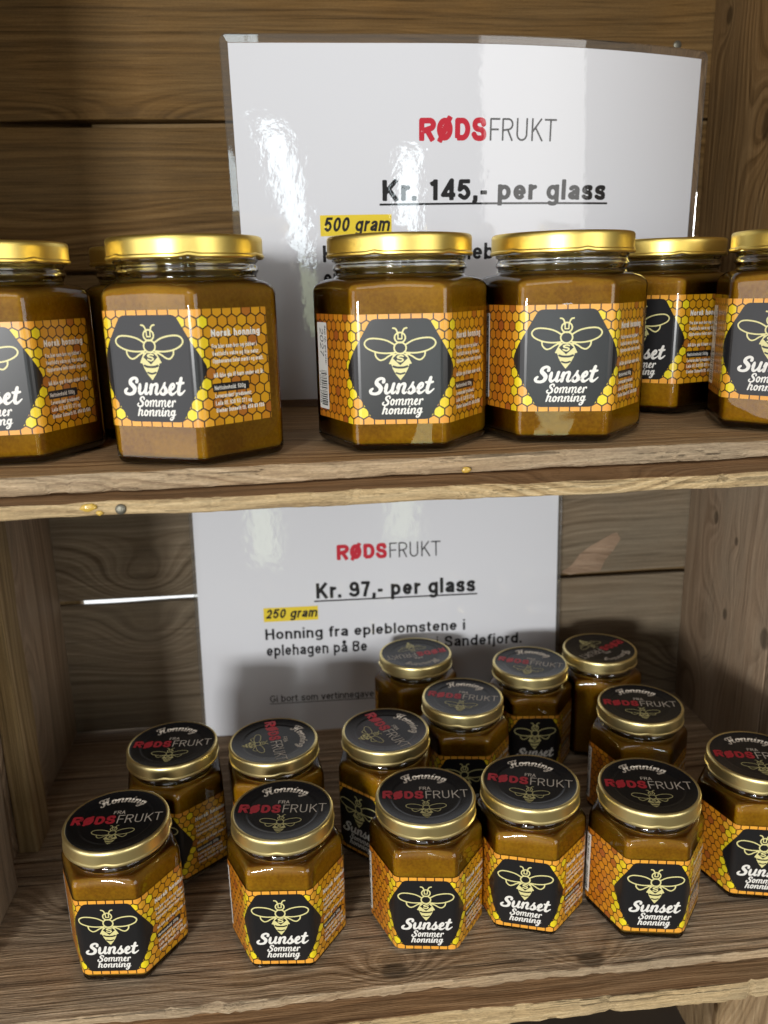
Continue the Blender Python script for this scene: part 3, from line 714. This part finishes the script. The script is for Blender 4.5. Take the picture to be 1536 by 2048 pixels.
def price_sign(name, label, S, Wd, Hh, items, pouch, loc):
    root = tag(empty(name, loc), label, 'sign', 'laminated price signs')
    o = Vector(loc)
    f = lambda u, v, off: S(u, v, off) - o
    mb = MB(); ns, ntt = 60, 24
    mb.grid([[f(Wd*i/ns, Hh*j/ntt, 0) for i in range(ns+1)] for j in range(ntt+1)], 0, closed=False, smooth=True)
    for polys, m, lay in items: grid_clip(polys, .006, f, mb, m, .00012*lay)
    mb.build('paper', [M_paper, M_pink, M_pred, M_pyel], root)
    # clear pouch: a border of film round the paper, thicker along its sealed rim
    mb = MB(); p = pouch; m1 = .0006
    def band(i0, i1, off):
        a = []
        for q in (i0, i1):
            w0, h0 = Wd+2*q, Hh+2*q; r = max(.0005, q*.9); loop = []
            for cx, cy, an in ((w0-q-r, -q+r, 270), (w0-q-r, h0-q-r, 0), (-q+r, h0-q-r, 90), (-q+r, -q+r, 180)):
                loop += arc(cx, cy, r, r, an, an+90, 5)
            full = []
            for i in range(len(loop)):
                c, d = loop[i], loop[(i+1) % len(loop)]
                k = 30 if (i+1) % 6 == 0 else 1
                full += [(c[0]+(d[0]-c[0])*t/k, c[1]+(d[1]-c[1])*t/k) for t in range(k)]
            a.append(full)
        return a
    A, B = band(.0002, p, 0); ca, cb = [f(u, v, .0001) for u, v in A], [f(u, v, .0002) for u, v in B]
    cc, dd = [f(u, v, -.0003) for u, v in B], [f(u, v, -.0003) for u, v in A]
    A2, B2 = band(p-.0007, p-.0002, 0); ce, cf = [f(u, v, .0003) for u, v in A2], [f(u, v, .0007) for u, v in B2]
    mb.grid([ca, ce, cf, cb, cc, dd], 0, closed=True, smooth=True)
    mb.build('pouch', [M_film], root, sharp=30)
    return root

def layout(logo, kr, ktxt, hl, gtxt, lines, small, ital):
    it = []
    x, y, w = logo; h_, l_ = logo_polys(w); it += [(move(h_, x, y), 2, 1), (move(l_, x, y), 1, 1)]
    x, y, w, cap = kr; P_, _ = sans_text(ktxt, .102, .035, w, cap); it.append((move(P_, x, y), 1, 1))
    it.append(([rect(x-.001, y-.0027, x+w+.001, y-.0015)], 1, 2))
    it.append(([rect(*hl)], 3, 1))
    x, y, w, cap = ital; P_, _ = sans_text(gtxt, .095, .04, w, cap, slant=.21); it.append((move(P_, x, y), 1, 2))
    for txt, x, y, w, cap in lines: P_, _ = sans_text(txt, .09, .045, w, cap); it.append((move(P_, x, y), 1, 1))
    if small:
        txt, x, y, w, cap = small; P_, _ = sans_text(txt, .07, .06, w, cap); it.append((move(P_, x, y), 1, 1)); it.append(([rect(x, y-.0016, x+w, y-.001)], 1, 2))
    return it

yt_ = (1.0249007201705291, -.23571985359735464, .3136977118357664); yb_ = (.4508928571428628, -.10428571428571543, .3284977678571429)
def S_up(u, v, off):
    x = .0102+u*.3015/.297; f = v/.21
    yb = yb_[0]*x*x+yb_[1]*x+yb_[2]; yt = .3045-.01*(x-.01)+1.0*max(0, x-.125)**2
    return Vector((x, yb*(1-f)+yt*f-off, .0052+v))
k_ = 1.0
up_items = layout((.1101, .1576, .0866), (.0867, .1236, .1465, .0121), 'Kr. 145,- per glass', (.0488, .1034, .0930, .1158), '500 gram',
                  [('Honning fra', .0492, .0880, .0690, .0098), ('epleblomstene', .1255, .0880, .0900, .0098), ('eplehagen på Be', .0492, .0735, .0840, .0098), ('i Sandefjord.', .1850, .0735, .083, .0098)],
                  ('Gi bort som vertinnegave', .0515, .029, .0875, .0062), (.0503, .1060, .0415, .0085))
price_sign('price_sign', 'white laminated sign reading Kr 145 per glass behind the large jars', S_up, .297, .21, up_items, .0048, (.16, .325, 0))
tl_ = .00949; K = 1.020
def S_lo(u, v, off):
    c, s = math.cos(tl_), math.sin(tl_); a, b = (c*u+s*v)*K, (-s*u+c*v)*K
    return Vector((-.0516+a, .4035+.075*b-off, -.2890+b))
def sh(p): return p
lo_items = layout((.1131, .1468, .0857), (.0945, .1150, .1336, .0130), 'Kr. 97,- per glass', (.0519, .0972, .0963, .1090), '250 gram',
                  [('Honning fra epleblomstene i', .0519, .0820, .1676, .0090), ('eplehagen på Be', .0524, .0679, .0840, .0092), ('i', .194, .0679, .0024, .0092), ('Sandefjord.', .2007, .0679, .0675, .0092)],
                  ('Gi bort som vertinnegave', .0535, .0272, .0875, .0060), (.0530, .1000, .0425, .0078))
price_sign('price_sign', 'white laminated sign reading Kr 97 per glass behind the small jars on the lower shelf', S_lo, .297, .195, lo_items, .0030, (.1, .405, H))

# ------------------------------------------------------------------ honey jars
def hexmap(a, rc):
    """Arc-length parametrisation of a rounded hexagon (flat to flat a): f(u) -> (x, y, nx, ny), u = 0 at the middle of the -Y face."""
    R = a/math.sqrt(3); side = R; tl = rc*math.tan(math.radians(30)); flat = side-2*tl; al = rc*math.radians(60); per = 6*(flat+al)
    def f(u):
        u = (u+flat/2) % per
        k = int(u//(flat+al)); w = u-k*(flat+al)
        th = math.radians(60*k)
        if w <= flat: x, y, nt = w-flat/2, -a/2, 0.
        else:
            ph = (w-flat)/rc; x = flat/2+rc*math.sin(ph); y = -a/2+rc-rc*math.cos(ph); nt = ph
        c, s = math.cos(th), math.sin(th)
        X, Y = x*c-y*s, x*s+y*c; nx, ny = math.sin(nt), -math.cos(nt)
        return X, Y, nx*c-ny*s, nx*s+ny*c
    cuts = []
    for k in range(-4, 4):
        c0 = flat/2 + k*(flat+al)
        cuts += [c0+al*i/6 for i in range(7)]
    us = []
    for k in range(6):
        b = -flat/2+k*(flat+al)
        us += [b+flat*i/8 for i in range(8)] + [b+flat+al*i/8 for i in range(8)]
    return f, cuts, us, per, flat, al

class JarKind: pass
def make_kind(a, rc, h, lidh, rl, rn, zw, zs, fill, lab0, lab1, sc, big):
    K = JarKind(); K.h = h
    f, cuts, us, per, flat, al = hexmap(a, rc)
    ring0 = [f(u) for u in us]; n = len(us)
    zl = h-lidh
    def loft(ins, z0, ztop, neckr):
        rings = []
        def hexring(z, d): rings.append([(x-nx*d, y-ny*d, z) for x, y, nx, ny in ring0])
        hexring(z0, ins+.0042); hexring(z0+.0004, ins+.0024); hexring(z0+.0014, ins+.0009); hexring(z0+.0034, ins)
        for i in range(1, 5): hexring(z0+.0034+(zw-z0-.0034)*i/4, ins)
        for i in range(1, 9):
            t = i/8*math.pi/2; m = 1-math.cos(t); z = zw+(zs-zw)*math.sin(t)
            r = []
            for x, y, nx, ny in ring0:
                x2, y2 = x-nx*ins, y-ny*ins; d = math.hypot(x2, y2)
                q = (d*(1-m)+neckr*m)/d if d > neckr else 1
                r.append((x2*q, y2*q, z))
            rings.append(r)
        return rings
    def circ(r, z): return [(x/math.hypot(x, y)*r, y/math.hypot(x, y)*r, z) for x, y, _, _ in ring0]
    # glass: walls and shoulder, then a thick threaded neck and a thick base
    R = loft(0, .0003, 0, rn+.0016)
    base_r = R[:4]; R = R[3:]
    R[0] = [(x, y, .0041) for x, y, z in R[0]]
    R.append(circ(rn+.0004, zs+.0005)); R.append(circ(rn, zs+.0012))
    mb = MB(); mb.grid(R, 0, smooth=True)
    zz = zs+.0013; hn = (zl+.004)-zz; Q = [circ(rn-.0006, zz), circ(rn, zz+.0003)]
    for t, b in ((.12, 0), (.2, .0009), (.3, .0011), (.4, .0003), (.5, 0), (.6, .0010), (.7, .0011), (.8, .0002), (1, 0)): Q.append(circ(rn+b, zz+hn*t))
    Q += [circ(rn-.0008, zz+hn+.0006), circ(rn-.0024, zz+hn+.0004), circ(rn-.0027, zz+hn*.8), circ(rn-.0026, zz+hn*.4), circ(rn-.0024, zz+.0006), circ(rn-.0016, zz), circ(rn-.0006, zz)]
    mb.grid(Q, 1, smooth=True)
    base_r = base_r+[[(x, y, .0040) for x, y, z in base_r[3]]]
    b = mb.grid(base_r, 1, smooth=True); mb.cap(b, n, 0, 1, flip=True); mb.cap(b, n, len(base_r)-1, 1)
    K.glass = mb.mesh('glass_body', [M_glass, M_thick], sharp=60)
    # honey
    R = loft(.0005, .0030, 0, rn-.0004)
    R.append(circ(rn-.0010, zs+.0006)); R.append(circ(rn-.0022, zs+.0010)); R.append(circ(rn-.0030, fill-.0006)); R.append(circ(rn-.0038, fill))
    mb = MB(); b = mb.grid(R, 0, smooth=True); mb.cap(b, n, 0, flip=True); mb.cap(b, n, len(R)-1)
    K.honey = mb.mesh('honey', [M_honey], sharp=60)
    # lid
    prof = [(rl-.0022, zl+.0012), (rl-.0016, zl+.0002), (rl-.0007, zl-.0002), (rl-.0001, zl+.0005), (rl-.0001, zl+.0013), (rl-.0006, zl+.0019), (rl-.0006, h-.0026),
            (rl-.0006, h-.0013), (rl-.0010, h-.0004), (rl-.0017, h), (rl-.0022, h-.0001), (rl-.0027, h-.0006), (rl-.0034, h-.0009), (rl*.70, h-.0009), (rl*.67, h-.0013), (rl*.62, h-.0014), (.0005, h-.0014)]
    lugs = 6 if big else 4; nn = 96; rings = []
    for i, (r, z) in enumerate(prof):
        rg = []
        for j in range(nn):
            th = 2*math.pi*j/nn; lug = max(0, math.cos(lugs*th))**10 if i < 6 else 0
            rg.append(((r-.0005*lug)*math.cos(th), (r-.0005*lug)*math.sin(th), z+.0007*lug*(1 if i > 1 else .5)))
        rings.append(rg)
    mb = MB(); b = mb.grid(rings, 0, smooth=True); mb.cap(b, nn, len(prof)-1)
    K.lid = mb.mesh('lid', [M_gold if big else M_gold_lit], sharp=38)
    # lid print
    if not big:
        mb = MB()
        def zt(r): return h-.0009 if r > rl*.70 else (h-.0014 if r < rl*.62 else (h-.0009-.0004*(rl*.70-r)/(rl*.03) if r > rl*.67 else h-.0013-.0001*(rl*.67-r)/(rl*.05)))
        rr = [rl-.0025, rl-.0034, rl*.705, rl*.69, rl*.67, rl*.645, rl*.62, rl*.3, .0004]
        zz_ = [h-.00035, h-.0009, h-.0009, h-.0010, h-.0013, h-.00135, h-.0014, h-.0014, h-.0014]
        b = mb.grid([[(r*math.cos(2*math.pi*j/72), r*math.sin(2*math.pi*j/72), z+.00008) for j in range(72)] for r, z in zip(rr, zz_)], 0)
        mb.cap(b, 72, len(rr)-1)
        def put(polys, m):
            for q in polys: mb.poly([(x, y, h-.0009+.00016) if math.hypot(x, y) > rl*.67 else (x, y, zt(math.hypot(x, y))+.00016) for x, y in q], m)
        g = rl/.0295
        put(script_arc('Honning', .0172*g, .0245*g, h=.13, fat=.0), 1)
        t, w = sans_text('FRA', .075, .07, .0068*g, .0030*g); put(move(t, -.0034*g, .0062*g), 1)
        hv, lt = logo_polys(.0497*g); put(move(hv, -.0248*g, -.0022*g), 2); put(move(lt, -.0248*g, -.0022*g), 1)
        put(move(bee_polys(.00070*g, .30, .3), 0, -.0105*g), 3)
        K.lidprint = mb.mesh('lid_print', [M_lidink, M_lidwhite, M_lidred, M_lidline])
    # label: u along the perimeter, v up
    v0, v1 = lab0, lab1; uL, uR = -.0602*sc, .0592*sc; vc = (v0+v1)/2
    def F(u, v, off):
        x, y, nx, ny = f(u); return (x+nx*(.00012+off), y+ny*(.00012+off), v)
    lm = MB()
    def put(polys, m, lay, cfun=None, dst=None):
        dst = dst or lm
        for q in polys:
            ua, ub = min(p[0] for p in q), max(p[0] for p in q); parts = [q]
            for c in cuts:
                if ua < c < ub: parts = [r for x in parts for r in split(x, c)]
            for r in parts: dst.poly([F(a_, b_, .00004*lay) for a_, b_ in r], m, cfun)
    put([rect(uL, v0, uR, v1)], 0, 0)
    # honeycomb cells, one tint each
    pit = .0051*sc; side = pit/math.sqrt(3); rowp = 1.5*side; rg = random.Random(5)
    nrow = int((v1-v0)/rowp)+3; ncol = int((uR-uL)/pit)+4
    def clip(q, k, lim, sgn):
        out = []
        for i in range(len(q)):
            p, r = q[i], q[(i+1) % len(q)]; dp, dr = sgn*(p[k]-lim), sgn*(r[k]-lim)
            if dp <= 0: out.append(p)
            if (dp < 0) != (dr < 0) and dp != 0 and dr != 0:
                t = dp/(dp-dr); out.append((p[0]+t*(r[0]-p[0]), p[1]+t*(r[1]-p[1])))
        return out
    lw = .00031*sc
    for j in range(-nrow//2-1, nrow//2+2):
        for i in range(-ncol//2-2, ncol//2+3):
            cx = (i+(.5 if j % 2 else 0))*pit; cy = vc+(j+.5)*rowp
            rr = side-lw*1.15
            q = [(cx+rr*math.sin(math.radians(60*k)), cy-rr*math.cos(math.radians(60*k))) for k in range(6)]
            for kk, lim, sg in ((0, uL, -1), (0, uR, 1), (1, v0, -1), (1, v1, 1)):
                q = clip(q, kk, lim, sg)
                if len(q) < 3: break
            if len(q) < 3: continue
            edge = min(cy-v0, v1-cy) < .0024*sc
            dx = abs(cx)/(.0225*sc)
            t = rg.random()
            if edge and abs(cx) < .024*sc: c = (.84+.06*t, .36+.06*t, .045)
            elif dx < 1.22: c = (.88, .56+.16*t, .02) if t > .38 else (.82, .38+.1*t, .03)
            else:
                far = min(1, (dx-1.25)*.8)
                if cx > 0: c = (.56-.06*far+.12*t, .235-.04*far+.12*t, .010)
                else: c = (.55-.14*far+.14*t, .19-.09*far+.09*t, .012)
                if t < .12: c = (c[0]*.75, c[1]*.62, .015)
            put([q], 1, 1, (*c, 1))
    # black hexagon, emblem, words
    hh = .0232*sc; hw = hh*2/math.sqrt(3)
    hx = [(hw*math.cos(math.radians(60*k)), vc+hw*math.sin(math.radians(60*k))) for k in range(6)]
    rnd = []
    for k in range(6):
        p, c, q = Vector(hx[k-1]), Vector(hx[k]), Vector(hx[(k+1) % 6]); e1, e2 = (p-c).normalized()*.0022*sc, (q-c).normalized()*.0022*sc
        for t in (0, .25, .5, .75, 1): rnd.append(tuple(c+e1*(1-t)**2+e2*t**2))
    put([rnd], 2, 2)
    put(move(bee_polys(.001*sc, .37, .28), -.0001*sc, vc+.0098*sc), 3, 3)
    put(move(script_text('Sunset', .0294*sc, xh=.0052*sc, fat=.012), .0*sc, vc-.0112*sc), 4, 3)
    put(move(script_text('Sommer', .0190*sc, h=.08, xh=.0031*sc, fat=.0), .0006*sc, vc-.0165*sc), 4, 3)
    put(move(script_text('honning', .0190*sc, h=.08, xh=.0029*sc, fat=.0), .0002*sc, vc-.0207*sc), 4, 3)
    x0 = .0292*sc
    t, w = sans_text('Norsk honning', .11, .06, .0262*sc, .0030*sc); put(move(t, x0, vc+.0135*sc), 4, 3)
    lines = [('Fra bier som bor og jobber i', .0084, .0240), ('Vestfold\'s vakre og frie natur.', .0052, .0252), ('Oppbevares helst mørkt og svalt.', .0020, .0272), ('Må ikke gis til barn under ett år.', -.0042, .0272),
             ('Leverandør/ produsent:', -.0132, .0195), ('Laila tlf. 920 53 371 og', -.0164, .0195), ('Steinar Sunseth tlf. 454 89 586', -.0196, .0262)]
    for s_, dy, wd in lines: t, w = sans_text(s_, .10, .09, wd*sc, .0019*sc); put(move(t, x0, vc+dy*sc), 4, 3)
    put([rounded(x0-.0008*sc, vc-.0106*sc, x0+.0185*sc, vc-.0068*sc, .0005*sc, 2)], 2, 2)
    t, w = sans_text('Nettoinnhold: 500g' if big else 'Nettoinnhold: 250g', .08, .08, .0165*sc, .0019*sc); put(move(t, x0, vc-.0097*sc), 4, 3)
    K.label = lm.mesh('label', [M_comb_line, M_comb, M_lab_black, M_lab_cream, M_lab_white])
    # white date and barcode sticker at the label's left end, its writing running upwards
    sm = MB(); sw, sl = .0108*sc, .0425*sc; su = uL+.0006*sc; s0 = vc-sl/2
    def fs(q): return [(su+b_, s0+sl-a_) for a_, b_ in q]      # (along, across) -> (u, v), reading downwards
    def puts(polys, m, lay): put([fs(q) for q in polys], m, lay, dst=sm)
    put([rounded(su, s0, su+sw, s0+sl, .0008*sc, 3)], 0, 5, dst=sm)
    t, w = sans_text('Best før, god etter:', .085, .08, .019*sc, .0016*sc); puts(move(t, .0015*sc, .0082*sc), 1, 6)
    t, w = sans_text('2027', .05, .06, .014*sc, .0040*sc, slant=.15); puts(move(t, .0022*sc, .0028*sc), 2, 6)
    rb = random.Random(3); xb = .0235*sc
    while xb < .0405*sc:
        wv = rb.choice((.0002, .0002, .0004, .0006))*sc; puts([rect(xb, .0026*sc, xb+wv, .0094*sc)], 1, 6); xb += wv+rb.choice((.0002, .0004, .0005))*sc
    t, w = sans_text('7 090043 250018', .07, .09, .0165*sc, .0014*sc); puts(move(t, .0236*sc, .0007*sc), 1, 6)
    for me_f in range(len(sm.f)): pass
    K.sticker = sm.mesh('sticker', [M_lab_white, M_ink, principled('blue black pen ink', (.05, .05, .07), .5)])
    return K

BIG = make_kind(.07691, .0062, .10014, .0098, .0362, .0322, .0744, .0808, .0826, .0160, .0666, 1., True)
SML = make_kind(.05894, .0052, .08327, .0096, .0295, .0262, .0610, .0672, .0705, .00523, .05298, .943, False)

def jar(kind, x, y, z, rot, label, group, lid_rot=0., dz=0., sticker=True, cat='honey jar'):
    root = tag(empty('honey_jar', (x, y, z+.0006), math.radians(rot)), label, cat, group)
    link('glass_body', kind.glass, root); link('honey', kind.honey, root)
    ld = link('lid', kind.lid, root); ld.rotation_euler = (0, 0, math.radians(lid_rot-rot))
    if kind is SML: link('lid_print', kind.lidprint, ld)
    lb = link('label', kind.label, root); lb.location = (0, 0, dz)
    if sticker: link('sticker', kind.sticker, lb)
    return root
# a sticker mesh hugs the label, so it follows the same arc
GU = 'large honey jars on the upper shelf'; GL = 'small honey jars on the lower shelf'
for a_ in (
    (-.1015, .1961, 4.0, -.0017, 'large honey jar cut off by the left edge of the upper shelf'),
    (-.0330, .2560, 95., 0., 'large honey jar hidden in shadow behind the two leftmost jars of the upper shelf'),
    (-.0072, .1776, -21.4, .0023, 'large honey jar showing both bee and Norsk honning faces, left of the 500 gram mark'),
    (.0947, .1902, -7.2, -.0023, 'large honey jar with its label set low, standing under the yellow 500 gram mark'),
    (.1786, .1956, -12.0, -.0001, 'large honey jar facing forward, touching the right side of the low labelled jar'),
    (.2691, .2773, -39.9, .0018, 'large honey jar set back in shadow behind the gap of the two right jars'),
    (.3080, .1947, -47.7, .0001, 'large honey jar cut off by the right edge of the upper shelf')):
    jar(BIG, a_[0], a_[1], 0, a_[2], a_[4], GU, dz=a_[3], lid_rot=random.uniform(0, 60))
for a_ in (
    (-.0707, .1784, -5.3, -1.3, .0014, 'small front jar at far left, Norsk honning side text visible'),
    (.0213, .1761, -5.7, -5.9, -.0004, 'small front jar second from left, closest to the front board middle left'),
    (.1034, .1786, -8.5, -5.8, -.0024, 'small front jar third from left, facing straight forward in the middle'),
    (.1666, .1839, -18.1, -16.9, -.0005, 'small front jar fourth from left, touching the right side of the middle jar'),
    (.2339, .1711, -10.3, -11.2, .0015, 'small front jar near the right, above the resin knot of the board'),
    (.3116, .1921, -13.2, -11.8, .0003, 'small honey jar cut off by the right edge of the lower shelf'),
    (-.0514, .2550, -20., -3.0, 0, 'small jar in shadow behind the leftmost front jar'),
    (.0141, .2505, 40., -79., 0, 'small jar whose lid lettering runs downwards, behind the second front jar'),
    (.0878, .2536, -44., -65.7, 0, 'small jar with diagonally turned lid lettering behind the middle front jar'),
    (.1471, .2912, -8., -17.9, 0, 'small jar with grey shining lid in the middle row, below the word Sandefjord'),
    (.2674, .2641, -12., -12.2, 0, 'small jar with sticker at its left side, behind the right front jar'),
    (.1237, .3680, 180., -169.6, 0, 'small jar with upside down lid lettering against the 97 price sign'),
    (.2094, .3380, -6., -23.6, 0, 'small jar at the back by the right edge of the 97 price sign'),
    (.2713, .3548, 100., -148.7, 0, 'small back jar with turned lid against the bare grey planks')):
    jar(SML, a_[0], a_[1], H, a_[2], a_[5], GL, lid_rot=a_[3], dz=a_[4])
